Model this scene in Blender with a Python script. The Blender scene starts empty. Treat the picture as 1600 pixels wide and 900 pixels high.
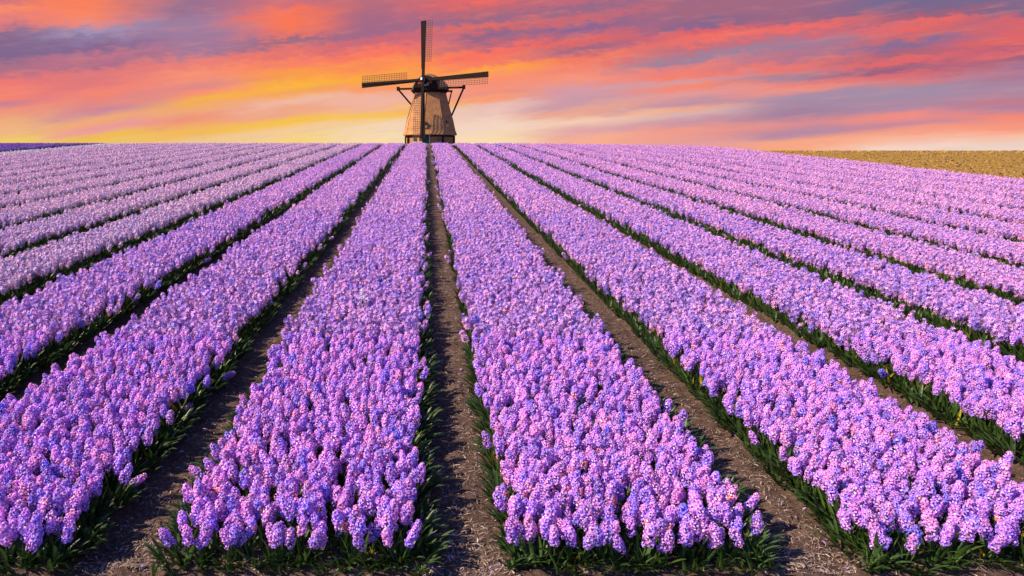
import bpy, math, random
import numpy as np
from mathutils import Vector, Matrix, Euler

S = bpy.context.scene
C = S.collection
R = math.radians
rng = np.random.default_rng(11)
random.seed(5)

# ---------------------------------------------------------------- camera
EYE = 1.8
cam = bpy.data.objects.new('camera', bpy.data.cameras.new('camera'))
C.objects.link(cam)
cam.location = (0, 0, EYE)
cam.rotation_euler = (R(90 - 10.8), 0, 0)
cam.data.sensor_width = 36
cam.data.lens = 36 * 1100 / 1600
cam.data.shift_x = (800 - 666) / 1600
cam.data.clip_start = .05
cam.data.clip_end = 20000
S.camera = cam
S.render.resolution_x, S.render.resolution_y = 1024, 576

# ---------------------------------------------------------------- light
SUN_AZ, SUN_EL = -106.0, 39.0          # degrees; azimuth clockwise from the direction of the beds
sun = bpy.data.objects.new('sun', bpy.data.lights.new('sun', 'SUN'))
C.objects.link(sun)
sun.data.energy = 5.0
sun.data.angle = R(.8)
sun.data.color = (1.0, .81, .64)
d = Vector((math.sin(R(SUN_AZ)) * math.cos(R(SUN_EL)), math.cos(R(SUN_AZ)) * math.cos(R(SUN_EL)), math.sin(R(SUN_EL))))
sun.rotation_euler = (-d).to_track_quat('-Z', 'Y').to_euler()
sun.location = d * 60
S.view_settings.view_transform = 'Standard'
S.view_settings.look = 'None'
EXPOSURE = .7
S.view_settings.exposure = EXPOSURE
S.view_settings.gamma = 1

def lin(c):
    return tuple(((v / 255) / 12.92 if v <= 10 else (((v / 255) + .055) / 1.055) ** 2.4) for v in c)

SKY = [   # (azimuth in degrees, [(elevation in degrees, red, green, blue as seen) ...]), going up
    (-30.2,[(0.78,240,205,90),(1.51,240,180,125),(2.15,240,175,115),(2.92,240,145,115),(3.42,200,120,140),(3.85,245,125,105),(4.68,240,110,105),(5.52,165,100,130),(6.55,110,85,135),(7.77,125,95,140),(8.58,225,115,115),(9.38,250,130,95),(9.97,205,105,115)]),
    (-24.3,[(0.83,240,195,90),(1.14,240,190,60),(1.82,235,150,150),(2.27,240,165,110),(2.95,200,130,150),(3.61,225,130,125),(4.28,245,125,105),(4.94,225,110,115),(5.73,220,110,115),(6.25,165,95,130),(6.68,190,105,130),(7.33,120,90,140),(7.97,130,110,155),(8.48,150,140,180),(9.03,235,130,120),(9.66,252,125,85),(10.49,250,120,75)]),
    (-17.8,[(0.87,240,200,140),(1.67,243,185,70),(2.61,240,145,115),(3.22,240,165,110),(3.78,248,175,50),(4.24,250,140,100),(4.7,225,130,130),(5.85,250,140,105),(6.53,235,120,110),(7.43,150,110,150),(9.2,150,115,155),(10.51,140,100,140),(10.94,150,100,135)]),
    (-10.7,[(0.89,248,215,120),(1.72,245,205,150),(2.45,248,195,40),(3.18,240,165,130),(3.9,240,185,160),(4.52,247,165,70),(5.09,253,180,10),(6.03,252,150,50),(6.97,250,125,85),(7.66,230,105,100),(8.35,150,95,125),(8.8,235,105,85),(9.71,252,110,65),(10.38,245,105,75),(11.26,200,100,115)]),
    (-3.3,[(0.91,250,225,170),(2.25,245,215,180),(2.99,248,195,60),(3.72,243,180,150),(4.45,240,180,160),(5.17,252,150,90),(5.89,253,165,30),(6.84,255,140,60),(7.78,250,105,85),(8.48,200,90,110),(9.4,150,90,130),(10.53,160,90,125),(11.43,180,95,115)]),
    (4.2,[(0.91,252,225,175),(2.0,245,215,195),(3.37,235,190,180),(3.96,248,150,110),(4.44,240,140,120),(5.41,252,140,100),(6.12,255,160,40),(6.83,250,115,80),(7.54,250,100,80),(8.0,190,90,110),(8.7,130,85,130),(9.53,225,95,85),(10.07,140,90,130),(10.52,180,90,110),(11.42,235,90,85)]),
    (11.6,[(0.89,250,175,140),(1.72,225,165,165),(2.45,245,205,180),(3.17,235,165,140),(3.89,200,150,165),(4.84,210,150,165),(5.55,245,145,120),(6.25,245,130,105),(6.94,245,110,85),(7.73,150,90,125),(8.32,225,90,90),(9.23,125,85,140),(9.9,200,90,105),(10.57,140,90,130),(11.23,190,90,115)]),
    (19.9,[(0.71,230,155,150),(1.32,235,150,140),(1.88,240,150,135),(2.35,200,145,160),(2.81,215,175,175),(3.18,240,170,140),(3.73,190,140,160),(4.28,225,150,150),(4.87,248,130,100),(5.32,215,150,155),(5.77,245,120,100),(6.22,235,120,115),(6.89,150,120,150),(7.56,190,100,120),(8.0,240,100,90),(8.57,220,85,95),(9.09,120,85,135),(9.95,155,90,120),(10.8,150,90,125)]),
    (27.1,[(0.81,250,165,125),(1.34,175,130,160),(2.0,215,135,140),(2.66,155,120,155),(3.96,160,135,165),(4.4,235,140,130),(4.83,235,125,115),(5.47,160,125,150),(6.11,235,110,105),(6.74,170,105,135),(7.38,150,115,150),(8.0,200,95,115),(8.42,240,95,90),(9.04,140,85,125),(10.26,150,90,125)]),
    (33.4,[(0.34,245,215,200),(1.05,250,180,150),(1.46,245,150,125),(1.87,200,130,150),(2.41,240,135,125),(3.1,165,130,160),(4.12,150,135,165),(4.53,205,120,130),(5.13,215,95,105),(5.65,140,75,120),(6.05,225,90,95),(6.53,165,85,115),(7.0,115,95,145),(7.51,200,90,105),(8.1,235,90,85),(8.41,150,80,115),(9.07,110,85,130),(9.65,95,90,140)]),
    (39.3,[(0.08,245,215,205),(0.58,235,210,195),(0.97,248,195,170),(1.54,250,150,120),(2.31,240,130,115),(2.88,170,120,155),(3.26,190,115,135),(3.82,165,130,160),(4.76,165,110,145),(5.51,130,80,125),(5.88,225,95,100),(6.43,185,80,110),(6.98,220,85,90),(7.71,215,85,95),(8.26,110,85,130),(8.98,85,95,140)]),
]

def build_world():
    w = bpy.data.worlds.new('World')
    S.world = w
    w.use_nodes = True
    nt = w.node_tree
    nt.nodes.clear()
    N, L = nt.nodes.new, nt.links.new
    def math_(op, a, b=None, c=None):
        n = N('ShaderNodeMath'); n.operation = op
        for i, v in enumerate((a, b, c)):
            if v is None: continue
            if isinstance(v, (int, float)): n.inputs[i].default_value = v
            else: L(v, n.inputs[i])
        return n.outputs[0]
    def smooth(v, lo, hi, a=0, b=1):
        n = N('ShaderNodeMapRange'); n.interpolation_type = 'SMOOTHSTEP'
        n.inputs['From Min'].default_value = lo; n.inputs['From Max'].default_value = hi
        n.inputs['To Min'].default_value = a; n.inputs['To Max'].default_value = b
        L(v, n.inputs['Value']); return n.outputs[0]
    def mix(f, a, b):
        n = N('ShaderNodeMix'); n.data_type = 'RGBA'; n.clamp_factor = True
        if isinstance(f, (int, float)): n.inputs[0].default_value = f
        else: L(f, n.inputs[0])
        for s, v in ((6, a), (7, b)):
            if isinstance(v, tuple): n.inputs[s].default_value = v + (1,)
            else: L(v, n.inputs[s])
        return n.outputs[2]
    def noise(x, y, scale, detail, rough):
        cb = N('ShaderNodeCombineXYZ')
        L(x, cb.inputs[0]); L(y, cb.inputs[1])
        n = N('ShaderNodeTexNoise'); n.noise_dimensions = '2D'
        n.inputs['Scale'].default_value = scale; n.inputs['Detail'].default_value = detail
        n.inputs['Roughness'].default_value = rough
        L(cb.outputs[0], n.inputs['Vector'])
        return math_('SUBTRACT', n.outputs[0], .5)
    tc = N('ShaderNodeTexCoord')
    sp = N('ShaderNodeSeparateXYZ'); L(tc.outputs['Generated'], sp.inputs[0])
    x, y, z = sp.outputs
    az = math_('MULTIPLY', math_('ARCTAN2', x, y), 180 / math.pi)
    el = math_('MULTIPLY', math_('ARCSINE', z), 180 / math.pi)
    # streaks of cloud rise to the right, less so towards the right
    shear = math_('SUBTRACT', math_('MULTIPLY', az, .11), math_('MULTIPLY', math_('MULTIPLY', az, az), .0009))
    v = math_('SUBTRACT', el, shear)
    ac = math_('MULTIPLY', az, .085)
    w1 = noise(ac, math_('MULTIPLY', v, .42), 1.0, 5, .55)
    w2 = noise(math_('ADD', math_('MULTIPLY', az, .24), 31.), math_('MULTIPLY', v, 1.5), 1.0, 6, .6)
    w3 = noise(math_('ADD', math_('MULTIPLY', az, .55), 7.), math_('MULTIPLY', v, 2.6), 1.0, 5, .6)
    w4 = noise(math_('ADD', math_('MULTIPLY', az, .95), math_('MULTIPLY', v, .8)), math_('MULTIPLY', v, 2.4), 1.0, 6, .6)
    fade = smooth(el, .3, 4.0, .35, 1)
    wv = math_('ADD', math_('ADD', math_('MULTIPLY', w1, 1.0), math_('MULTIPLY', w2, .8)), math_('MULTIPLY', w3, .22))
    mott = math_('MULTIPLY', math_('MULTIPLY', w4, 1.25), smooth(el, 3.0, 7.5))
    v2 = math_('ADD', v, math_('ADD', math_('MULTIPLY', wv, fade), mott))
    pos = math_('DIVIDE', math_('ADD', v2, 6.0), 24.0)
    sh = lambda a: .11 * a - .0009 * a * a
    az2 = math_('ADD', az, math_('ADD', math_('MULTIPLY', w1, 6.0), math_('MULTIPLY', w2, 3.0)))
    col = None
    for i, (a, stops) in enumerate(SKY):
        r = N('ShaderNodeValToRGB'); r.color_ramp.interpolation = 'EASE'
        els = r.color_ramp.elements
        while len(els) > 1: els.remove(els[0])
        for k, (e, cr, cg, cb) in enumerate(stops):
            p = (e - sh(a) + 6) / 24
            q = els[0] if k == 0 else els.new(p)
            q.position = p
            q.color = lin((cr, cg, cb)) + (1,)
        L(pos, r.inputs[0])
        if col is None: col = r.outputs[0]
        else: col = mix(smooth(az2, SKY[i - 1][0], a), col, r.outputs[0])
    # fine fibres of cloud, brighter or greyer
    f1 = noise(math_('ADD', math_('MULTIPLY', az, .30), 90.), math_('MULTIPLY', v, 2.6), 1.0, 7, .55)
    col = mix(math_('MULTIPLY', smooth(f1, .0, .26), .11), col, lin((255, 165, 130)))
    col = mix(math_('MULTIPLY', smooth(f1, 0, -.26), .08), col, lin((135, 105, 150)))
    col = mix(.09, col, lin((238, 196, 188)))
    sky = N('ShaderNodeTexSky'); sky.sky_type = 'NISHITA'; sky.sun_disc = False
    sky.sun_elevation = R(SUN_EL); sky.sun_rotation = R(SUN_AZ)
    sky.altitude = 0; sky.air_density = 1.0; sky.dust_density = .6; sky.ozone_density = 2.5
    STR = .1
    tint = N('ShaderNodeVectorMath'); tint.operation = 'SCALE'
    L(col, tint.inputs[0]); tint.inputs['Scale'].default_value = 1 / STR / 2 ** EXPOSURE
    dusk = N('ShaderNodeVectorMath'); dusk.operation = 'MULTIPLY'
    L(sky.outputs[0], dusk.inputs[0]); dusk.inputs[1].default_value = (.66, .68, 1.32)
    up = smooth(el, 11, 38)
    back = smooth(math_('ABSOLUTE', az), 55, 130)
    m = math_('MAXIMUM', up, back)
    out = mix(m, tint.outputs[0], dusk.outputs[0])
    bg = N('ShaderNodeBackground'); bg.inputs['Strength'].default_value = STR
    L(out, bg.inputs['Color'])
    o = N('ShaderNodeOutputWorld'); L(bg.outputs[0], o.inputs['Surface'])
build_world()

# ---------------------------------------------------------------- helpers
def tag(o, label=None, cat=None, group=None, kind=None):
    if label: o['label'] = label
    if cat: o['category'] = cat
    if group: o['group'] = group
    if kind: o['kind'] = kind
    return o

def empty(name, loc, rot=(0, 0, 0), scale=1.0):
    o = bpy.data.objects.new(name, None)
    o.empty_display_size = .1
    C.objects.link(o)
    o.location = loc; o.rotation_euler = rot; o.scale = (scale,) * 3
    return o

class MB:
    """collects faces; build() links them as one mesh object"""
    def __init__(s): s.v, s.f, s.m, s.c = [], [], [], []
    def add(s, vs, fs, mat=0, col=(1, 1, 1)):
        b = len(s.v); s.v += [tuple(p) for p in vs]
        for f in fs:
            s.f.append(tuple(b + i for i in f)); s.m.append(mat); s.c.append(col)
    def box(s, c, sx, sy, sz, M=None, mat=0, col=(1, 1, 1)):
        P = [Vector((x * sx / 2, y * sy / 2, z * sz / 2)) for x in (-1, 1) for y in (-1, 1) for z in (-1, 1)]
        if M is not None: P = [M @ p for p in P]
        P = [p + Vector(c) for p in P]
        s.add(P, [(0, 1, 3, 2), (4, 6, 7, 5), (0, 4, 5, 1), (2, 3, 7, 6), (0, 2, 6, 4), (1, 5, 7, 3)], mat, col)
    def bar(s, a, b, w, h=None, up=Vector((0, 0, 1)), w2=None, h2=None, mat=0, col=(1, 1, 1)):
        a, b = Vector(a), Vector(b); h = h or w; w2 = w2 or w; h2 = h2 or h
        d = (b - a).normalized()
        if abs(d.dot(up)) > .98: up = Vector((0, 1, 0))
        x = d.cross(up).normalized(); y = x.cross(d)
        P = [a + x * i * w / 2 + y * j * h / 2 for i, j in ((-1, -1), (1, -1), (1, 1), (-1, 1))] + \
            [b + x * i * w2 / 2 + y * j * h2 / 2 for i, j in ((-1, -1), (1, -1), (1, 1), (-1, 1))]
        s.add(P, [(3, 2, 1, 0), (4, 5, 6, 7), (0, 1, 5, 4), (1, 2, 6, 5), (2, 3, 7, 6), (3, 0, 4, 7)], mat, col)
    def loft(s, rings, caps=True, mat=0, col=(1, 1, 1)):
        n = len(rings[0]); V = [p for r in rings for p in r]; F = []
        for i in range(len(rings) - 1):
            for j in range(n):
                F.append((i * n + j, i * n + (j + 1) % n, (i + 1) * n + (j + 1) % n, (i + 1) * n + j))
        if caps: F += [tuple(range(n))[::-1], tuple((len(rings) - 1) * n + j for j in range(n))]
        s.add(V, F, mat, col)
    def mesh(s, name, mats, smooth=False, colors=False):
        me = bpy.data.meshes.new(name)
        me.from_pydata(s.v, [], s.f)
        for m in mats: me.materials.append(m)
        me.polygons.foreach_set('material_index', s.m)
        if smooth: me.polygons.foreach_set('use_smooth', [True] * len(s.f))
        if colors:
            at = me.color_attributes.new('shade', 'FLOAT_COLOR', 'CORNER')
            data = []
            for f, c in zip(s.f, s.c): data += list(c) * 0 + [v for _ in f for v in (c[0], c[1], c[2], 1)]
            at.data.foreach_set('color', data)
        me.update()
        return me
    def build(s, name, mats, parent=None, smooth=False, colors=False):
        if not isinstance(mats, (list, tuple)): mats = [mats]
        o = bpy.data.objects.new(name, s.mesh(name, mats, smooth, colors))
        C.objects.link(o)
        if parent: o.parent = parent
        return o

# ---------------------------------------------------------------- materials
class Mat:
    def __init__(s, name, rough=.8, spec=.3):
        s.m = bpy.data.materials.new(name); s.m.use_nodes = True
        s.nt = s.m.node_tree; s.b = s.nt.nodes['Principled BSDF']; s.out = s.nt.nodes['Material Output']
        s.b.inputs['Roughness'].default_value = rough
        s.b.inputs['Specular IOR Level'].default_value = spec
    def n(s, t, **k):
        o = s.nt.nodes.new(t)
        for a, v in k.items(): setattr(o, a, v)
        return o
    def l(s, a, b): s.nt.links.new(a, b)
    def obj(s, scale=(1, 1, 1)):
        t = s.n('ShaderNodeTexCoord'); m = s.n('ShaderNodeMapping'); m.inputs['Scale'].default_value = scale
        s.l(t.outputs['Object'], m.inputs[0]); return m.outputs[0]
    def noise(s, vec, scale, detail=5, rough=.6):
        t = s.n('ShaderNodeTexNoise'); t.inputs['Scale'].default_value = scale
        t.inputs['Detail'].default_value = detail; t.inputs['Roughness'].default_value = rough
        if vec is not None: s.l(vec, t.inputs['Vector'])
        return t.outputs[0]
    def ramp(s, f, stops):
        r = s.n('ShaderNodeValToRGB'); e = r.color_ramp.elements
        e[0].position, e[0].color = stops[0][0], stops[0][1] + (1,)
        e[1].position, e[1].color = stops[-1][0], stops[-1][1] + (1,)
        for p, c in stops[1:-1]: e.new(p).color = c + (1,)
        s.l(f, r.inputs[0]); return r.outputs[0]
    def mix(s, f, a, b, mode='MIX'):
        n = s.n('ShaderNodeMix', data_type='RGBA', blend_type=mode)
        if isinstance(f, (int, float)): n.inputs[0].default_value = f
        else: s.l(f, n.inputs[0])
        for k, v in ((6, a), (7, b)):
            if isinstance(v, tuple): n.inputs[k].default_value = v + (1,)
            else: s.l(v, n.inputs[k])
        return n.outputs[2]
    def bump(s, h, strength=.5, dist=.02):
        b = s.n('ShaderNodeBump'); b.inputs['Strength'].default_value = strength
        b.inputs['Distance'].default_value = dist; s.l(h, b.inputs['Height']); s.l(b.outputs[0], s.b.inputs['Normal'])
    def color(s, c):
        if isinstance(c, tuple): s.b.inputs['Base Color'].default_value = c + (1,)
        else: s.l(c, s.b.inputs['Base Color'])
    def thin(s, c, amount):
        """light passing through a petal or a leaf"""
        t = s.n('ShaderNodeBsdfTranslucent'); m = s.n('ShaderNodeMixShader'); m.inputs[0].default_value = amount
        if isinstance(c, tuple): t.inputs[0].default_value = c + (1,)
        else: s.l(c, t.inputs[0])
        s.l(s.b.outputs[0], m.inputs[1]); s.l(t.outputs[0], m.inputs[2]); s.l(m.outputs[0], s.out.inputs['Surface'])

def petal_material():
    m = Mat('hyacinth_petal', .55, .25)
    a = m.n('ShaderNodeAttribute', attribute_type='INSTANCER', attribute_name='tint')
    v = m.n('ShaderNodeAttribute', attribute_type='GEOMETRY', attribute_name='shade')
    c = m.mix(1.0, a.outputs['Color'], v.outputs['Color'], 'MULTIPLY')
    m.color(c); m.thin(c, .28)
    return m.m

def leaf_material(name, dark, light, odd=None):
    m = Mat(name, .42, .45)
    v = m.n('ShaderNodeAttribute', attribute_type='GEOMETRY', attribute_name='shade')
    r = m.n('ShaderNodeObjectInfo')
    nz = m.noise(m.obj((60, 60, 8)), 1.0, 3)
    c = m.ramp(nz, [(.3, dark), (.7, light)])
    c = m.mix(1.0, c, v.outputs['Color'], 'MULTIPLY')
    m.color(c); m.thin(c, .22)
    return m.m

def soil_material():
    m = Mat('soil_and_straw', .95, .1)
    g = m.n('ShaderNodeNewGeometry').outputs['Position']
    mp = m.n('ShaderNodeMapping'); m.l(g, mp.inputs[0]); mp.inputs['Scale'].default_value = (1, 1, 1)
    p = mp.outputs[0]
    n1 = m.noise(p, 3.0, 6, .65); n2 = m.noise(p, 40, 6, .75); n3 = m.noise(p, 170, 4, .7)
    c = m.ramp(n2, [(.28, (.042, .027, .019)), (.5, (.118, .076, .053)), (.72, (.24, .16, .11))])
    c = m.mix(m.ramp(n1, [(.35, (0, 0, 0)), (.65, (1, 1, 1))]), c, m.mix(1.0, c, (.72, .70, .74), 'MULTIPLY'))
    c = m.mix(m.ramp(n3, [(.56, (0, 0, 0)), (.72, (.8, .8, .8))]), c, (.33, .24, .17))
    m.color(c)
    h = m.n('ShaderNodeMath', operation='ADD'); m.l(n2, h.inputs[0]); m.l(n3, h.inputs[1])
    m.bump(h.outputs[0], .9, .012)
    return m.m

def simple(name, a, b, scale, rough=.85, bump=.4, spec=.2, stretch=(1, 1, 1), dist=.05):
    m = Mat(name, rough, spec)
    n = m.noise(m.obj(stretch), scale, 6, .65)
    m.color(m.ramp(n, [(.3, a), (.7, b)]))
    if bump: m.bump(n, bump, dist)
    return m.m

def shaded(name, rough=.9, scale=30):
    m = Mat(name, rough, .15)
    v = m.n('ShaderNodeAttribute', attribute_type='GEOMETRY', attribute_name='shade')
    n = m.noise(m.obj(), scale, 3)
    m.color(m.mix(.35, v.outputs['Color'], m.ramp(n, [(.3, (.03, .02, .015)), (.7, (.4, .3, .2))])))
    return m.m

M_PETAL = petal_material()
M_LEAF = leaf_material('hyacinth_leaf', (.022, .050, .010), (.060, .115, .022))
M_SOIL = soil_material()
M_STRAW = shaded('straw')

# ---------------------------------------------------------------- the lie of the land
SLOPE, X0 = .0491, .17
def path_x(k):
    a = abs(k)
    d = 1.42 * a - .035 * a * (a - 1) if a <= 4 else 5.26 + 1.30 * (a - 4)
    return X0 + math.copysign(d, k)
K_MIN, K_MAX = -30, 13
PATHS = np.array([path_x(k) for k in range(K_MIN, K_MAX + 1)])
CREST_BACK = .03
def sstep(x, a, b):
    t = np.clip((x - a) / (b - a), 0, 1); return t * t * (3 - 2 * t)
def land(x, y):
    x = np.asarray(x, float); y = np.asarray(y, float)
    yc = 46 - 5.0 * sstep(x, 4, 19)
    v = y - yc
    up = SLOPE * v
    roll = SLOPE * v - (SLOPE + CREST_BACK) * (v + 5) ** 2 / 20
    down = SLOPE * 5 - (SLOPE + CREST_BACK) * 5 - CREST_BACK * (v - 5)
    z = SLOPE * yc + np.where(v < -5, up, np.where(v < 5, roll, down))
    z = np.where(y > yc, np.maximum(z, .0), z)
    r = np.hypot(x, y - 145)
    mound = 3.75 - .055 * np.clip(r - 9, 0, 200)
    return np.where(y > 60, np.maximum(z, mound), z)

def vnoise(x, y, seed):
    """value noise, one octave per call"""
    xi, yi = np.floor(x).astype(np.int64), np.floor(y).astype(np.int64)
    fx, fy = x - xi, y - yi
    fx, fy = fx * fx * (3 - 2 * fx), fy * fy * (3 - 2 * fy)
    def h(a, b):
        n = (a * 374761393 + b * 668265263 + seed * 974711) & 0xffffffff
        n = ((n ^ (n >> 13)) * 1274126177) & 0xffffffff
        return ((n ^ (n >> 16)) & 0xffff) / 65535.0
    return (h(xi, yi) * (1 - fx) + h(xi + 1, yi) * fx) * (1 - fy) + (h(xi, yi + 1) * (1 - fx) + h(xi + 1, yi + 1) * fx) * fy

def grid_sheet(name, xs, ys, zfun, mat):
    X, Y = np.meshgrid(xs, ys); Z = zfun(X, Y)
    nx, ny = len(xs), len(ys)
    me = bpy.data.meshes.new(name)
    co = np.stack([X, Y, Z], -1).reshape(-1, 3)
    i = np.arange((ny - 1) * nx).reshape(ny - 1, nx)[:, :-1].ravel()
    F = np.stack([i, i + 1, i + nx + 1, i + nx], -1)
    me.vertices.add(len(co)); me.vertices.foreach_set('co', co.ravel())
    me.loops.add(F.size); me.loops.foreach_set('vertex_index', F.ravel().astype(np.int32))
    me.polygons.add(len(F)); me.polygons.foreach_set('loop_start', np.arange(0, F.size, 4, dtype=np.int32))
    me.polygons.foreach_set('loop_total', np.full(len(F), 4, np.int32))
    me.polygons.foreach_set('use_smooth', np.ones(len(F), bool))
    me.update(calc_edges=True); me.validate()
    me.materials.append(mat)
    o = bpy.data.objects.new(name, me); C.objects.link(o)
    return o

FRONT = 2.61
X_RIGHT, X_LEFT = 15.65, -19.6
def ground_z(x, y):
    z = land(x, y)
    i = np.clip(np.searchsorted(PATHS, x), 1, len(PATHS) - 1)             # distance from the nearest path line
    k = np.minimum(np.abs(x - PATHS[i - 1]), np.abs(x - PATHS[i]))
    near = np.clip(1.5 - y / 9, 0, 1)
    bed = sstep(k, .17, .30) * sstep(y, FRONT - .12, FRONT + .05) * (y < 45) * (x < X_RIGHT - .1) * (x > -30)
    clod = (vnoise(x * 9, y * 9, 1) - .5) * .040 + (vnoise(x * 23, y * 23, 2) - .5) * .030 + (vnoise(x * 55, y * 55, 3) - .5) * .008
    return z + .05 * bed + clod * near * (y > .5) + (vnoise(x * .9, y * .9, 4) - .5) * .02 * (y < 60)

xs = np.concatenate([-np.geomspace(9000, 45, 22), np.arange(-40, -6, .4), np.arange(-6, 7, .028), np.arange(7, 40, .4), np.geomspace(45, 9000, 22)])
ys = np.concatenate([-np.geomspace(3000, 2, 16), np.arange(-1, 1.8, .3), np.arange(1.8, 7, .03), np.arange(7, 14, .12), np.arange(14, 60, .5), np.arange(62, 200, 4), np.geomspace(205, 12000, 24)])
ground = tag(grid_sheet('ground', xs, ys, ground_z, M_SOIL), 'brown soil of the field with straw mulch in the paths', kind='structure')

# stubble field on the right, beyond the last bed
def stubble_mat():
    m = Mat('dry_field', .95, .05)
    g = m.n('ShaderNodeNewGeometry').outputs['Position']
    n1 = m.noise(g, 2.2, 6, .7); n2 = m.noise(g, 14, 4, .7)
    c = m.ramp(n2, [(.3, (.25, .15, .026)), (.6, (.31, .185, .032)), (.8, (.36, .22, .042))])
    c = m.mix(m.ramp(n1, [(.4, (0, 0, 0)), (.7, (.4, .4, .4))]), c, (.24, .15, .04))
    m.color(c); m.bump(n2, .3, .02)
    return m.m
stub = grid_sheet('stubble_field', np.arange(X_RIGHT, 90, .7), np.arange(4, 75, .7), lambda x, y: land(x, y) + .035 + (vnoise(x * 2, y * 2, 9) - .5) * .03, stubble_mat())
tag(stub, 'ochre stubble field beyond the last bed on the right', kind='structure')

# ---------------------------------------------------------------- the windmill
def build_windmill():
    base_z = float(land(0, 145)) - .05
    root = empty('windmill', (.7, 145, base_z))
    tag(root, 'old thatched windmill with four lattice sails standing behind the crest of the field', 'windmill')
    thatch = Mat('thatch', .95, .05)
    v = thatch.obj((1.4, 1.4, .35)); n = thatch.noise(v, 3.2, 8, .75); n2 = thatch.noise(thatch.obj((1, 1, 2.2)), .55, 4)
    c = thatch.ramp(n, [(.25, (.26, .115, .040)), (.5, (.50, .245, .088)), (.75, (.62, .34, .14))])
    c = thatch.mix(thatch.ramp(n2, [(.42, (0, 0, 0)), (.68, (.55, .55, .55))]), c, (.20, .13, .085))
    thatch.color(c); thatch.bump(n, .8, .12); thatch = thatch.m
    captop = simple('cap_thatch', (.12, .07, .035), (.32, .185, .09), 4, .95, .7, dist=.1)
    black = simple('tarred_wood', (.014, .010, .007), (.045, .030, .020), 6, .8, .3, .06, stretch=(1, 1, .3))
    spar = simple('sail_spar_wood', (.009, .007, .006), (.030, .021, .016), 3, .8, .3, .04)
    brown = simple('lattice_wood', (.10, .055, .035), (.18, .105, .07), 5, .8, 0)
    brick = simple('base_boards', (.28, .13, .04), (.52, .26, .085), 5, .85, .4, stretch=(2, 2, .4))
    white = simple('white_paint', (.6, .58, .52), (.8, .78, .72), 8, .5, 0)
    green = simple('green_paint', (.01, .07, .035), (.02, .12, .06), 8, .45, 0)
    red = simple('red_paint', (.38, .02, .02), (.5, .03, .03), 8, .45, 0)
    yellow = simple('yellow_frame_paint', (.62, .42, .06), (.75, .5, .08), 8, .5, 0)
    glass = simple('dark_pane', (.01, .012, .015), (.03, .035, .04), 3, .12, 0, .6)
    ANG = [R(-90 - 14 - 45 * 0 + 45 * k) for k in range(8)]           # a corner 14 degrees left of straight ahead
    def ring(r, z, wob=0):
        out = []
        for k in range(8):
            a0, a1 = ANG[k], ANG[(k + 1) % 8] + (2 * math.pi if k == 7 else 0)
            p, q = Vector((math.cos(a0), math.sin(a0), 0)), Vector((math.cos(a1), math.sin(a1), 0))
            for t in (.06, .5, .94): out.append(p.lerp(q, t) * r + Vector((0, 0, z)))
        return out
    # thatched smock
    prof = [(5.55, 1.70), (5.62, 1.82), (5.30, 2.5), (4.84, 4.45), (4.35, 6.1), (3.88, 7.7), (3.45, 9.2), (3.12, 10.6)]
    mb = MB(); mb.loft([ring(r, z) for r, z in prof])
    body = mb.build('thatched_body', thatch, root, smooth=False)
    for k in range(8):                                                # ridges where two thatched faces meet
        mb = MB()
        for (r0, z0), (r1, z1) in zip(prof[1:-1], prof[2:]):
            a = ANG[k]
            mb.bar((math.cos(a) * r0 * .985, math.sin(a) * r0 * .985, z0), (math.cos(a) * r1 * .985, math.sin(a) * r1 * .985, z1), .16, .16)
        mb.build('corner_ridge', thatch, body)
    # low base of boards with dark posts
    mb = MB(); mb.loft([ring(4.95, -.3), ring(4.95, 1.35), ring(4.95, 1.69)])
    basewall = mb.build('base_wall', brick, root)
    mb = MB(); mb.loft([ring(5.02, 1.38), ring(5.02, 1.695)], caps=False)  # black band added for the shadow under the thatch overhang
    mb.build('eave_shadow_band', black, basewall)
    for k in range(8):
        a = ANG[k]; mb = MB()
        mb.bar((math.cos(a) * 5.0, math.sin(a) * 5.0, -.3), (math.cos(a) * 5.0, math.sin(a) * 5.0, 1.62), .42, .42)
        mb.build('corner_post', black, basewall)
    def face_pt(k, t, r, z, out=0.0):
        p = Vector((math.cos(ANG[k]), math.sin(ANG[k]), 0)); q = Vector((math.cos(ANG[(k + 1) % 8]), math.sin(ANG[(k + 1) % 8]), 0))
        n = (p + q).normalized()
        return p.lerp(q, t) * r + n * out + Vector((0, 0, z)), n, (q - p).normalized()
    def face_box(name, mat, parent, k, t, r, z, w, h, th, out):
        p, n, u = face_pt(k, t, r, z, out)
        mb = MB(); Mx = Matrix((u, n, Vector((0, 0, 1)))).transposed()
        mb.box(p, w, th, h, Mx)
        return mb.build(name, mat, parent)
    door = face_box('door', green, root, 0, .14, 4.95, .7, 1.0, 1.9, .12, .07)
    face_box('door_frame', white, door, 0, .30, 4.95, .75, .14, 2.0, .16, .07)
    for k, t, z in ((7, .82, .8), (7, .45, .8), (0, .8, .8)):
        w = face_box('base_window', glass, root, k, t, 4.95, z, .7, .8, .1, .06)
        face_box('sill', white, w, k, t, 4.95, z - .46, .9, .1, .2, .09)
    def prof_r(z):
        return float(np.interp(z, [p[1] for p in prof], [p[0] for p in prof]))
    for k, t, z in ((0, .10, 3.6), (1, .35, 3.9)):
        w = face_box('window', glass, body, k, t, prof_r(z), z + .3, .5, .55, .3, .05)
        w2 = face_box('window_frame', yellow, body, k, t, prof_r(z), z - .35, .55, .5, .34, .05)
    # cap: boat shaped, its nose turned 20 degrees to the left of the viewer
    H = R(16)
    nh = Vector((-math.sin(H), -math.cos(H), 0)); side = Vector((math.cos(H), -math.sin(H), 0))
    def cap_pt(s, u, z): return nh * s + side * u + Vector((0, 0, z))
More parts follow.
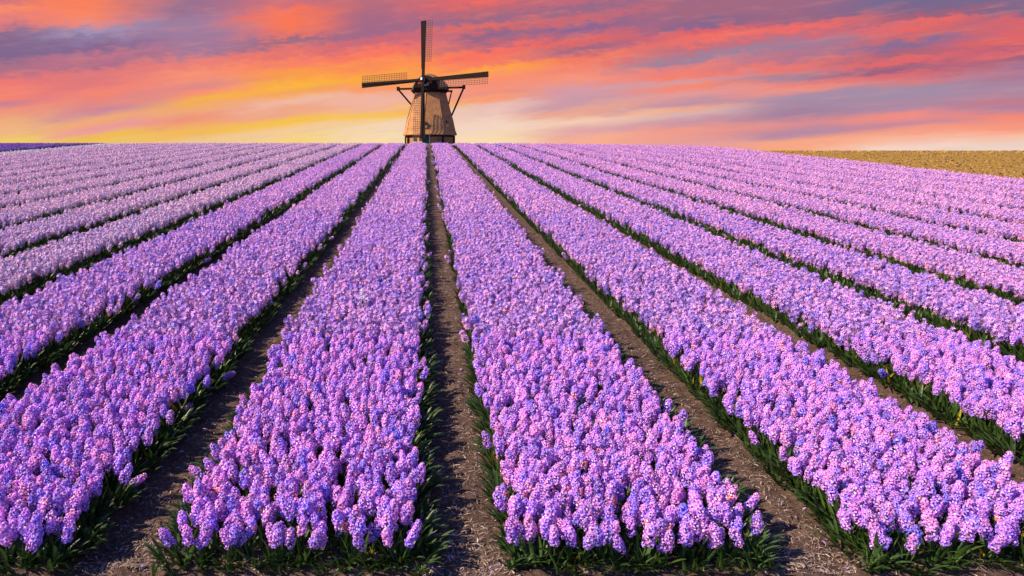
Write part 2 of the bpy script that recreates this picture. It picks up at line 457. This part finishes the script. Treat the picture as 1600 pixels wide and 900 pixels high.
    def cap_ring(s, hw, h, z0, n=15):
        pts = []
        for i in range(n):
            a = math.pi * i / (n - 1)
            u = math.cos(a); zz = math.sin(a)
            pts.append(cap_pt(s - .25 * zz, hw * (abs(u) ** 1.15) * (1 if u > 0 else -1), z0 + h * zz ** .92))
        return pts
    mb = MB()
    mb.loft([cap_ring(*q) for q in ((2.9, 2.5, 2.6, 10.55), (2.3, 3.0, 2.95, 10.5), (1.2, 3.4, 3.15, 10.45), (0, 3.65, 3.1, 10.4), (-1.4, 3.6, 2.75, 10.4), (-2.6, 3.0, 2.0, 10.45), (-3.3, 1.8, 1.1, 10.55))])
    cap = mb.build('cap', captop, root, smooth=True)
    mb = MB(); mb.loft([cap_ring(2.92, 2.5, 2.62, 10.52), cap_ring(3.3, 2.4, 2.5, 10.54)])
    front = mb.build('front_boards', black, cap)
    mb = MB()                                                         # ring beam below the cap
    def circ(r, z): return [Vector((math.cos(a) * r, math.sin(a) * r, z)) for a in [2 * math.pi * i / 28 for i in range(28)]]
    mb.loft([circ(3.35, 10.12), circ(3.75, 10.3), circ(3.75, 10.48), circ(3.3, 10.56)])
    mb.build('cap_ring_beam', black, cap)
    mb = MB(); mb.loft([circ(3.3, 9.9), circ(3.5, 10.1)], caps=False)
    mb.build('cap_skirt', black, cap)
    bd = MB()                                                         # painted board over the shaft
    for u0, u1, zz in ((-.75, -.3, 11.45), (-.3, .3, 11.3), (.3, .75, 11.45)):
        bd.bar(cap_pt(3.36, u0, zz), cap_pt(3.36, u1, zz), .12, .62)
    board = bd.build('name_board', simple('pale_green_paint', (.25, .38, .33), (.35, .48, .42), 4, .5, 0), cap)
    for u in (-1.15, 1.0):
        b2 = MB(); b2.bar(cap_pt(3.37, u - .26, 11.62), cap_pt(3.37, u + .26, 11.62), .12, .42); b2.build('red_panel', red, board)
    # tail beams and braces, behind and beside the tower
    beam = MB(); beam.bar(cap_pt(-.6, -6.9, 10.95), cap_pt(-.6, 6.9, 10.95), .34, .38)
    lb = beam.build('cross_beam', black, root)
    for sgn in (-1, 1):
        e = MB(); e.box(cap_pt(-.6, sgn * 6.8, 11.0), .6, .6, .75); e.build('beam_end', black, lb)
        b = MB(); b.bar(cap_pt(-.65, sgn * 6.75, 10.8), cap_pt(-8.6, sgn * .35, 1.6), .26, .26); b.build('brace', black, root)
        b = MB(); b.bar(cap_pt(-3.0, sgn * 3.7, 10.3), cap_pt(-8.4, sgn * .35, 2.6), .2, .2); b.build('short_brace', black, root)
    b = MB(); b.bar(cap_pt(-3.0, -3.9, 10.5), cap_pt(-3.0, 3.9, 10.5), .3, .34); b.build('short_beam', black, root)
    b = MB(); b.bar(cap_pt(-3.2, 0, 11.3), cap_pt(-8.9, 0, 1.2), .5, .5, w2=.36, h2=.36); b.build('tail_pole', black, root)
    # shaft head, stocks and sails
    T = R(14)
    axis = (nh * math.cos(T) + Vector((0, 0, 1)) * math.sin(T)).normalized()
    U = side; V = axis.cross(U).normalized()
    if V.z < 0: V = -V
    hub = nh * 4.5 + Vector((0, 0, 12.1))
    b = MB(); b.bar(hub - axis * 3, hub + axis * .45, .85, .85, up=V)
    shaft = b.build('windshaft', black, root)
    b = MB(); b.box(hub + axis * .5 - U * .25, .34, .3, .5, Matrix((U, axis, V)).transposed()); b.build('shaft_end', white, shaft)
    TH = R(2.2)
    for q in range(4):
        a = TH + q * math.pi / 2
        d = U * math.cos(a) + V * math.sin(a)                         # along the blade
        e = U * math.sin(a) - V * math.cos(a)                         # the lattice side, clockwise of the blade
        o = hub + axis * (.25 if q % 2 else -.15)
        Lb = 11.5 if q % 2 else 12.65
        sp = MB(); sp.bar(o, o + d * Lb, .42, .50, up=e, w2=.34, h2=.46)
        sail = sp.build('sail', spar, root)
        wb = MB()
        wb.bar(o + d * 2.0 - e * .28 + axis * .02, o + d * Lb - e * .44 + axis * .02, .05, .22, up=e, w2=.05, h2=.72)
        wb.build('wind_board', spar, sail)
        for i in range(19):
            r = 3.4 + i * (Lb - 3.5) / 18
            x = MB(); x.bar(o + d * r - e * .1 + axis * (.10 - .05), o + d * r + e * 1.62 + axis * (.35 - .018 * r), .072, .072); x.build('lattice_bar', brown, sail)
        for j in (0.45, .82, 1.19, 1.56):
            x = MB(); x.bar(o + d * 3.4 + e * j + axis * (.05 + .14 * j), o + d * (Lb - .1) + e * j + axis * .10, .07, .07); x.build('lattice_rail', brown, sail)
    return root
build_windmill()

# ---------------------------------------------------------------- hyacinths
def basis(n):
    n = n.normalized()
    u = n.cross(Vector((0, 0, 1)))
    u = u.normalized() if u.length > 1e-3 else Vector((1, 0, 0))
    return u, n.cross(u).normalized(), n

def spike_mesh(mb, seed, z0, length, count, petals, segs, rad, psize, mat=0, lean=(0, 0), tube=True):
    """bell flowers set spirally round the stem, six recurved lobes each"""
    r = random.Random(seed)
    for i in range(count):
        t = (i + .5) / count
        a = i * 2.39996 + r.uniform(-.35, .35)
        h = z0 + length * t + r.uniform(-.004, .004)
        env = (math.sin(math.pi * min(1, .22 + .86 * t) ** 1.0) ** .5) if t < .98 else .45
        env = .66 + .34 * env - .16 * max(0, t - .72) / .28
        elev = -.28 + 1.25 * t ** 2 + r.uniform(-.25, .25)
        n = Vector((math.cos(a) * math.cos(elev), math.sin(a) * math.cos(elev), math.sin(elev)))
        ax = Vector((lean[0] * t, lean[1] * t, h))
        o = ax + n * rad * env * r.uniform(.72, 1.45)
        u, v, n = basis(n)
        base = .80 + .36 * r.random()
        warm = r.uniform(-.30, .24)  # own hue variety, widened to imitate pink lit and blue shaded florets
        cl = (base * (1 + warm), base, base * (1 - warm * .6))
        if r.random() < .012: cl = (1.2, .95, .14)
        sz = psize * (1 - .25 * max(0, t - .6) / .4) * r.uniform(.85, 1.15)
        if tube:
            k = 4; rr0, rr1 = sz * .30, sz * .36
            p0 = [ax + n * .004 + (u * math.cos(2 * math.pi * j / k) + v * math.sin(2 * math.pi * j / k)) * rr0 for j in range(k)]
            p1 = [o + (u * math.cos(2 * math.pi * j / k) + v * math.sin(2 * math.pi * j / k)) * rr1 for j in range(k)]
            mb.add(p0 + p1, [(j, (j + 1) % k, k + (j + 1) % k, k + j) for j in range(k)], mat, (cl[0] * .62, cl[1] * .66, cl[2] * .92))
        ph = r.random() * 6.28
        for j in range(petals):
            b = ph + j * 2 * math.pi / petals
            d = u * math.cos(b) + v * math.sin(b); w = n.cross(d)
            f = r.uniform(.85, 1.12)
            g = r.choice((.72, .9, 1.0, 1.15, 1.42)); c0 = (cl[0] * .68, cl[1] * .62, cl[2] * .86); c1 = (cl[0] * 1.08 * g, cl[1] * 1.12 * g ** 1.25, min(1.15, cl[2] * 1.06 * g ** .6))  # blue throat deepened, random lobes brightened: shade and highlights put into the colour
            A = o + d * sz * .22; B = o + d * sz * .80 * f + n * sz * .36; D = o + d * sz * 1.28 * f - n * sz * .04
            hw = sz * .30 * (6 / petals) ** .6
            if segs == 2:
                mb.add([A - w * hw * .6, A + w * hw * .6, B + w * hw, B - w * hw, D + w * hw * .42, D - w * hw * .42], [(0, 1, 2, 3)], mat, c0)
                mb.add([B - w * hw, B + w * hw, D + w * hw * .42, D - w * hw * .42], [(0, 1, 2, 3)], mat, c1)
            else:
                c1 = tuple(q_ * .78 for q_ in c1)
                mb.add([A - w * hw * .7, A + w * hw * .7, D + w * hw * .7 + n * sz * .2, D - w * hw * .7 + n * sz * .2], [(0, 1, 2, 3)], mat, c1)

def leaf_geo(mb, a, length, width, out, droop, segs=5, mat=0, col=(1, 1, 1), r0=.012, z0=0.0):
    """strap leaf with a folded keel, rising and arching outwards"""
    d = Vector((math.cos(a), math.sin(a), 0)); s = Vector((-d.y, d.x, 0))
    rows = []
    p = d * r0 + Vector((0, 0, z0)); ang = math.pi / 2 - out
    for i in range(segs + 1):
        t = i / segs
        w = width * (.62 + 1.1 * t - 1.45 * t * t) if t < .97 else width * .06
        w = max(w, width * .06)
        up = Vector((0, 0, 1)) * math.cos(ang) - d * math.sin(ang)
        rows.append((p - s * w / 2 + up * w * .22, p.copy(), p + s * w / 2 + up * w * .22))
        p = p + (d * math.cos(ang) + Vector((0, 0, 1)) * math.sin(ang)) * length / segs
        ang -= droop / segs * (.4 + 1.2 * t)
    V = [q for r in rows for q in r]; F = []
    for i in range(segs):
        b = i * 3
        F += [(b, b + 1, b + 4, b + 3), (b + 1, b + 2, b + 5, b + 4)]
    mb.add(V, F, mat, col)

def stem_geo(mb, top, r=.0045, mat=0, n=5):
    rings = [[Vector((math.cos(2 * math.pi * j / n) * q, math.sin(2 * math.pi * j / n) * q, z)) for j in range(n)] for z, q in ((-.02, r * 1.2), (top * .5, r), (top, r * .6))]
    mb.loft(rings, mat=mat, col=(1.3, 1.35, 1.1))

STEM, SPIKE = .120, .083
def leafcol(r):
    k = r.random()
    if k < .05: return (9.0, 3.4, 1.2)          # a yellowing leaf
    g = r.uniform(.7, 1.45)
    return (g, g, g * r.uniform(.7, 1.2))
LEAF_SET = []                                    # shared leaf meshes for single plants
def make_plant(seed, lod):
    r = random.Random(seed); mb = MB()
    st, sp = STEM * r.uniform(.94, 1.06), SPIKE * r.uniform(.92, 1.1)
    if lod == 0: spike_mesh(mb, seed, st, sp, 18, 6, 2, .0160, .0136)
    elif lod == 1: spike_mesh(mb, seed, st, sp, 15, 5, 1, .0160, .0146, tube=True)
    elif lod == 2: spike_mesh(mb, seed, st, sp, 11, 4, 1, .0158, .0172, tube=False)
    stem_geo(mb, st + sp * .95, mat=1, n=5 if lod < 2 else 3)
    for i in range((5, 4, 3)[lod]):
        leaf_geo(mb, i * 6.283 / (5, 4, 3)[lod] + r.uniform(-.4, .4), r.uniform(.12, .175), r.uniform(.018, .026) * (1, 1.15, 1.4)[lod], r.uniform(.12, .5), r.uniform(.2, .9), (5, 4, 2)[lod], 1, leafcol(r))
    return mb
def make_tuft(seed, lod):
    r = random.Random(seed); mb = MB()
    for i in range((8, 6)[lod]):
        leaf_geo(mb, r.gauss(0, .75), r.uniform(.09, .165), r.uniform(.019, .028) * (1, 1.25)[lod], r.uniform(.2, .85), r.uniform(.3, 1.2), (5, 3)[lod], 0, leafcol(r))
    return mb

kinds = bpy.data.collections.new('hyacinth_kinds')          # shapes the field scatters; not in the scene themselves
order = []
for i in range(5): order.append(make_plant(100 + i, 0).mesh('plant_near', [M_PETAL, M_LEAF], True, True))
for i in range(4): order.append(make_plant(200 + i, 1).mesh('plant_mid', [M_PETAL, M_LEAF], True, True))
for i in range(3): order.append(make_plant(300 + i, 2).mesh('plant_far', [M_PETAL, M_LEAF], True, True))
for i in range(4): order.append(make_tuft(400 + i, 0).mesh('leaf_tuft_near', [M_LEAF], True, True))
for i in range(2): order.append(make_tuft(500 + i, 1).mesh('leaf_tuft_far', [M_LEAF], True, True))
for i, me in enumerate(order):
    kinds.objects.link(bpy.data.objects.new('kind_%s' % chr(97 + i), me))
NEAR, MID, FAR, TUFT, TUFT_FAR = (0, 5), (5, 4), (9, 3), (12, 4), (16, 2)

# colours of a plant, linear: blue violet to lilac to pink
BLUE, LILAC, PINK = np.array((.35, .26, .90)), np.array((.77, .39, .93)), np.array((1.0, .48, .83))
PALE, DEEP, WHITE = np.array((.86, .58, .80)), np.array((.30, .13, .60)), np.array((.85, .80, .86))
P = []      # x, y, z, rx, ry, rz, scale, kind, r, g, b
def tints(n, k):
    u = rng.normal(.57, .21, n).clip(0, 1)[:, None]
    c = np.where(u < .5, BLUE + (LILAC - BLUE) * u * 2, LILAC + (PINK - LILAC) * (u - .5) * 2)
    if k <= -15: c = WHITE * .8 + c * .2
    elif k <= -4: c = PALE * .72 + c * .28
    elif k >= 4: c = c * .72 + PINK * .28
    return c * rng.uniform(.88, 1.1, (n, 1))

def in_view(x, y):
    dep = np.maximum(y, .5) * 1.0 + .3
    return (x > -666 / 1100 * dep - 1.6) & (x < 934 / 1100 * dep + 1.6)

def put(x, y, kind, tint, scale, lean_x, lean_y, rz=None, lift=.035):
    n = len(x)
    if n == 0: return
    z = land(x, y) + lift
    rz = rng.uniform(0, 6.283, n) if rz is None else rz
    P.append(np.column_stack([x, y, z, lean_x, lean_y, rz, scale, kind, tint]))

bands = [(FRONT, 5.2, .0500, NEAR, .93), (5.2, 12.0, .056, MID, .98), (12.0, 24.0, .073, FAR, 1.08), (24.0, 49.5, .102, FAR, 1.25)]
def bed(xa, xb, k, tint_fun=tints, y_from=FRONT):
    half = (xb - xa) / 2; cx = (xa + xb) / 2
    for y0, y1, step, kd, sc in bands:
        y0 = max(y0, y_from)
        if y0 >= y1: continue
        gx = np.arange(xa, xb + 1e-6, step); gy = np.arange(y0, y1, step)
        X, Y = np.meshgrid(gx, gy); X = X + (np.arange(len(gy)) % 2)[:, None] * step / 2 - step / 4
        X = X.ravel() + rng.uniform(-.42, .42, X.size) * step; Y = Y.ravel() + rng.uniform(-.42, .42, Y.size) * step * np.where(Y.ravel() < FRONT + .5, .5, 1)
        keep = in_view(X, Y) & (rng.random(X.size) > .05)
        # ragged bed edges
        edge = half - np.abs(X - cx)
        keep &= edge > (vnoise(Y * 2.3, Y * 0 + k * 7.7, 21) - .5) * .12 - .02
        X, Y = X[keep], Y[keep]; n = len(X)
        if not n: continue
        u = (X - cx) / half
        out = np.sign(u) * np.clip((np.abs(u) - .72) / .28, 0, 1.2)
        ly = out * rng.uniform(.05, .45, n) + rng.normal(0, .13, n)
        lx = rng.normal(0, .13, n) + np.where(Y < FRONT + .10, rng.uniform(.0, .4, n), 0)
        fall = (np.abs(u) > .9) & (rng.random(n) < .03)
        ly = np.where(fall, np.sign(u) * rng.uniform(.7, 1.25, n), ly)
        put(X, Y, kd[0] + rng.integers(0, kd[1], n), tint_fun(n, k), sc * rng.normal(1, .065, n).clip(.78, 1.2), lx, ly, lift=.03 - .03 * (Y < FRONT + .06) * rng.random(n))
        # leaves along both sides and the near end
        st = step * (.55 if y0 < 12 else .9)
        for s in (-1, 1):
            Y = np.arange(y0, y1, st); Y = Y + rng.uniform(-.5, .5, len(Y)) * st
            X = cx + s * (half + rng.uniform(-.06, .05, len(Y)))
            q = in_view(X, Y); X, Y = X[q], Y[q]; n = len(X)
            kk = TUFT if y0 < 5.2 else TUFT_FAR
            put(X, Y, kk[0] + rng.integers(0, kk[1], n), np.ones((n, 3)) * .5, rng.uniform(.70, 1.05, n), np.zeros(n), np.zeros(n), (0 if s > 0 else math.pi) + rng.normal(0, .5, n), .02)
    if y_from <= FRONT:
        for row in (0, 1):
            X = np.arange(xa - .04, xb + .04, .036); X = X + rng.uniform(-.02, .02, len(X)); Y = FRONT - .035 + row * .05 + rng.uniform(-.03, .03, len(X))
            n = len(X)
            put(X, Y, TUFT[0] + rng.integers(0, TUFT[1], n), np.ones((n, 3)) * .5, rng.uniform(.45, .78, n), np.zeros(n), np.zeros(n), -math.pi / 2 + rng.normal(0, .6, n), .02)

HALF_PATH = .215
for k in range(-16, 13):
    hp = HALF_PATH + (.02 if abs(k + .5) > 3.5 else 0)
    xa, xb = path_x(k) + hp, path_x(k + 1) - hp
    xb = min(xb, X_RIGHT - .1); xa = max(xa, X_LEFT)
    if xb - xa < .2 or xa > xb: continue
    bed(xa, xb, k)
def deep_tint(n, k):
    return DEEP * rng.uniform(.7, 1.3, (n, 1))
for k in range(-29, -16):                                   # the darker field on the far left
    xa, xb = path_x(k) + HALF_PATH, path_x(k + 1) - HALF_PATH
    bed(xa, xb, k, deep_tint, 26.0)
P = np.concatenate(P)

# ------------------------------------------------- the 300 nearest plants are single things
a = R(10.8)
def project(x, y, z):
    dy, dz = y, z - EYE
    dep = dy * math.cos(a) - dz * math.sin(a)
    return 666 + 1100 * x / dep, 450 - 1100 * (dy * math.sin(a) + dz * math.cos(a)) / dep, dep
px, py, dep = project(P[:, 0], P[:, 1], P[:, 2] + .17)
flower = P[:, 7] < NEAR[0] + NEAR[1]
cand = np.where(flower & (px > 2) & (px < 1598) & (py < 894))[0]
singles = cand[np.argsort(dep[cand])][:299]
rest = np.ones(len(P), bool); rest[singles] = False

spike_kinds = []
for i in range(5):
    r = random.Random(100 + i)
    st, sp = STEM * r.uniform(.94, 1.06), SPIKE * r.uniform(.92, 1.1)
    mb = MB(); spike_mesh(mb, 100 + i, st, sp, 18, 6, 2, .0160, .0136)
    s2 = MB(); stem_geo(s2, st + sp * .95)
    spike_kinds.append((mb.mesh('flower_spike', [M_PETAL], True, True), s2.mesh('stem', [M_LEAF], True, True)))
leaf_kinds = []
for i in range(8):
    r = random.Random(700 + i); mb = MB()
    leaf_geo(mb, 0, r.uniform(.12, .175), r.uniform(.018, .026), r.uniform(.12, .5), r.uniform(.2, .9), 5, 0, (9.0, 3.4, 1.2) if i == 7 else leafcol(r))
    leaf_kinds.append(mb.mesh('leaf', [M_LEAF], True, True))

def shade_word(c):
    h = c[0] / c[2]
    return 'blue violet' if h < .58 else ('lilac' if h < .82 else 'pinkish lilac')
BED_WORDS = {-2: 'second bed left of central path', -1: 'bed left of central path', 0: 'bed right of central path', 1: 'second bed right of central path'}
ORD = ['', 'first', 'second', 'third', 'fourth', 'fifth', 'sixth', 'seventh', 'eighth', 'ninth', 'tenth', 'eleventh', 'twelfth', 'thirteenth']
bed_no = np.searchsorted(PATHS, P[:, 0]) - 1 + K_MIN
row_no = np.floor((P[:, 1] - FRONT) / .0500 + .5).astype(int)
def describe(i):
    """colour, then where it stands: counted along its row from the nearer end"""
    q = P[i]; k, row = bed_no[i], row_no[i]
    mates = np.where(flower & (bed_no == k) & (row_no == row))[0]
    xs_ = np.sort(P[mates, 0]); a_ = int(np.searchsorted(xs_, q[0])) + 1; b_ = len(xs_) - a_ + 1
    left = (a_ <= b_ and k != -2) or k == 1
    n_, e_ = (a_, 'left') if left else (b_, 'right')
    pose = 'flopped ' if math.hypot(q[3], q[4]) > .6 else ''
    at = ('first' if n_ == 1 else ORD[n_]) if n_ < len(ORD) else '%dth' % n_
    rw = 'front row' if row <= 0 else (ORD[row + 1] if row + 1 < len(ORD) else '%dth' % (row + 1)) + ' row'
    return f"{pose}{shade_word(q[8:11])} hyacinth, {at} from {e_} in {rw}, {BED_WORDS.get(k, 'bed')}"
plant_proto = None
def single_plant(q, i, label, group='hyacinths at the near ends of the beds'):
    root = empty('hyacinth', q[0:3], q[3:6], q[6])
    tag(root, label, 'flower', group)
    kd = int(q[7]) % 5
    r = random.Random(i)
    for nm, me in (('flower_spike', spike_kinds[kd][0]), ('stem', spike_kinds[kd][1])):
        o = bpy.data.objects.new(nm, me); C.objects.link(o); o.parent = root
        if nm == 'flower_spike': o['tint'] = [float(v) for v in q[8:11]]
    for j in range(4):
        o = bpy.data.objects.new('leaf', leaf_kinds[r.randrange(7 if r.random() > .2 else 8)]); C.objects.link(o); o.parent = root
        o.rotation_euler = (0, 0, j * 1.57 + r.uniform(-.4, .4)); s = r.uniform(.85, 1.1); o.scale = (s, s, s)
    return root
for i, idx in enumerate(singles):
    single_plant(P[idx], i, describe(idx))
q = np.array([-.56, 6.05, float(land(-.56, 6.05)) + .13, .05, .02, .3, 1.05, 2, .92, .90, .92])
w = single_plant(q, 999, 'single white hyacinth standing out above the lilac bed left of the central path', 'hyacinths at the near ends of the beds')
w['group'] = ''; del w['group']

# ------------------------------------------------- all the others: one mass
Q = P[rest]
me = bpy.data.meshes.new('hyacinth_rows')
me.vertices.add(len(Q)); me.vertices.foreach_set('co', Q[:, :3].astype(np.float32).ravel())
def attr(name, typ, data, key):
    at = me.attributes.new(name, typ, 'POINT'); at.data.foreach_set(key, np.ascontiguousarray(data).ravel())
attr('turn', 'FLOAT_VECTOR', Q[:, 3:6].astype(np.float32), 'vector')
attr('size', 'FLOAT', Q[:, 6].astype(np.float32), 'value')
attr('kind', 'INT', Q[:, 7].astype(np.int32), 'value')
attr('tint', 'FLOAT_COLOR', np.column_stack([Q[:, 8:11], np.ones(len(Q))]).astype(np.float32), 'color')
rows = bpy.data.objects.new('hyacinth_rows', me); C.objects.link(rows)
tag(rows, 'long rows of lilac and pink hyacinths running back to the crest', 'flowers', kind='stuff')
ng = bpy.data.node_groups.new('scatter', 'GeometryNodeTree')
ng.interface.new_socket('Geometry', in_out='INPUT', socket_type='NodeSocketGeometry')
ng.interface.new_socket('Geometry', in_out='OUTPUT', socket_type='NodeSocketGeometry')
gn = ng.nodes.new; gl = ng.links.new
gi, go = gn('NodeGroupInput'), gn('NodeGroupOutput')
ci = gn('GeometryNodeCollectionInfo'); ci.inputs['Collection'].default_value = kinds
ci.inputs['Separate Children'].default_value = True; ci.inputs['Reset Children'].default_value = True
ip = gn('GeometryNodeInstanceOnPoints'); ip.inputs['Pick Instance'].default_value = True
def named(n, t):
    o = gn('GeometryNodeInputNamedAttribute'); o.data_type = t; o.inputs['Name'].default_value = n
    return o.outputs[0]
er = gn('FunctionNodeEulerToRotation'); gl(named('turn', 'FLOAT_VECTOR'), er.inputs[0])
gl(gi.outputs[0], ip.inputs['Points']); gl(ci.outputs[0], ip.inputs['Instance'])
gl(named('kind', 'INT'), ip.inputs['Instance Index']); gl(er.outputs[0], ip.inputs['Rotation'])
gl(named('size', 'FLOAT'), ip.inputs['Scale']); gl(ip.outputs[0], go.inputs[0])
rows.modifiers.new('scatter', 'NODES').node_group = ng
print('plants', len(P))

# ---------------------------------------------------------------- straw and crumbs on the paths
def litter():
    mb = MB(); r = random.Random(3)
    def on(x, y, dz): return Vector((x, y, float(0))) + Vector((0, 0, dz))
    spots = []
    for _ in range(26000):
        t = r.random()
        if t < .22: x, y = r.uniform(-2.3, 3.0), r.uniform(2.2, 2.75)
        else:
            y = 2.6 + 9 * r.random() ** 1.7; k = r.choice((-2, -1, -1, 0, 0, 0, 1, 1, 1, 2)); x = path_x(k) + r.gauss(0, .13)
        spots.append((x, y))
    A = np.array(spots); Z = ground_z(A[:, 0], A[:, 1])
    for (x, y), z in zip(spots, Z):
        a = r.uniform(0, 6.283); L = r.uniform(.009, .036) * (1.7 if r.random() < .06 else 1); w = r.uniform(.0008, .0022)
        d = Vector((math.cos(a), math.sin(a), r.uniform(-.12, .25))); s = Vector((-math.sin(a), math.cos(a), r.uniform(-.5, .5))) * w
        o = Vector((x, y, z + r.uniform(.001, .008))); b = Vector((0, 0, r.uniform(0, .2) * L)); k = r.random()
        col = (.55, .45, .37) if k < .2 else ((.30, .22, .17) if k < .6 else (.12, .09, .075))
        f = r.uniform(.7, 1.25); col = tuple(c * f for c in col)
        P_ = [o - d * L / 2 - s, o - d * L / 2 + s, o + b + s, o + b - s, o + d * L / 2 + s * .6, o + d * L / 2 - s * .6]
        mb.add(P_, [(0, 1, 2, 3), (3, 2, 4, 5)], 0, col)
    tag(mb.build('straw_mulch', M_STRAW, colors=True), 'pale straw and bits of dry stalk strewn over the paths', 'straw', kind='stuff')
litter()
def petals_on_soil():
    mb = MB(); r = random.Random(17)
    for _ in range(240):
        y = FRONT + 6 * r.random() ** 1.6; k = r.choice((-1, 0, 0, 1)); x = path_x(k) + r.choice((-1, 1)) * r.uniform(.05, .2)
        z = float(ground_z(np.array([x]), np.array([y]))[0]) + .008; a = r.uniform(0, 6.28); L = r.uniform(.008, .014)
        d = Vector((math.cos(a), math.sin(a), r.uniform(-.2, .4))) * L; s = Vector((-math.sin(a), math.cos(a), r.uniform(-.3, .3))) * L * .4
        o = Vector((x, y, z)); c = r.choice(((.45, .28, .80), (.62, .40, .84), (.30, .22, .7), (.35, .2, .3)))
        mb.add([o - d - s * .4, o - d + s * .4, o + s + Vector((0, 0, .003)), o - s + Vector((0, 0, .003)), o + d + s * .3, o + d - s * .3], [(0, 1, 2, 3), (3, 2, 4, 5)], 0, c)
    tag(mb.build('fallen_petals', shaded('fallen_petal'), colors=True), 'lilac petals dropped on the soil of the paths', 'petals', kind='stuff')
petals_on_soil()

# ---------------------------------------------------------------- low dry growth on the stubble field
def dry_growth():
    mb = MB(); r = random.Random(8)
    n = 0
    while n < 9000:
        y = 9 + 34 * r.random() ** .8; x = X_RIGHT + .1 + r.random() * (y * .85 + 3 - X_RIGHT + .1 if y * .85 + 3 > X_RIGHT + 1 else 1)
        n += 1
        z = float(land(x, y)) + .03; a = r.uniform(0, 3.14); h = r.uniform(.02, .05); w = r.uniform(.02, .06)
        c = random.choice(((.31, .185, .035), (.27, .16, .03), (.23, .14, .03), (.35, .22, .045)))
        s = Vector((math.cos(a), math.sin(a), 0)) * w; o = Vector((x, y, z)); t = Vector((r.uniform(-.03, .03), r.uniform(-.03, .03), h))
        mb.add([o - s, o + s, o + s * .3 + t, o - s * .3 + t], [(0, 1, 2, 3)], 0, c)
    tag(mb.build('dry_stubble', shaded('stubble_stalk'), colors=True), 'short ochre stubble and dry weeds on the field at right', 'stubble', kind='stuff')
    mb = MB()
    for i in range(46):
        x = X_RIGHT + .4 + r.random() * 14; y = (38.6 + r.uniform(-3.5, .4)); z = float(land(x, y)) + .05
        for j in range(3):
            a = j * 1.05; s = Vector((math.cos(a), math.sin(a), 0)) * .045
            o = Vector((x, y, z + .03))
            mb.add([o - s * .3 - Vector((0, 0, .05)), o + s * .3 - Vector((0, 0, .05)), o + s + Vector((0, 0, .06)), o - s + Vector((0, 0, .06))], [(0, 1, 2, 3)], 0, (.85, .58, .04))
    tag(mb.build('yellow_flowers', shaded('yellow_bloom'), colors=True), 'scattered small yellow flowers along the top of the ochre field', 'flowers', kind='stuff')
dry_growth()
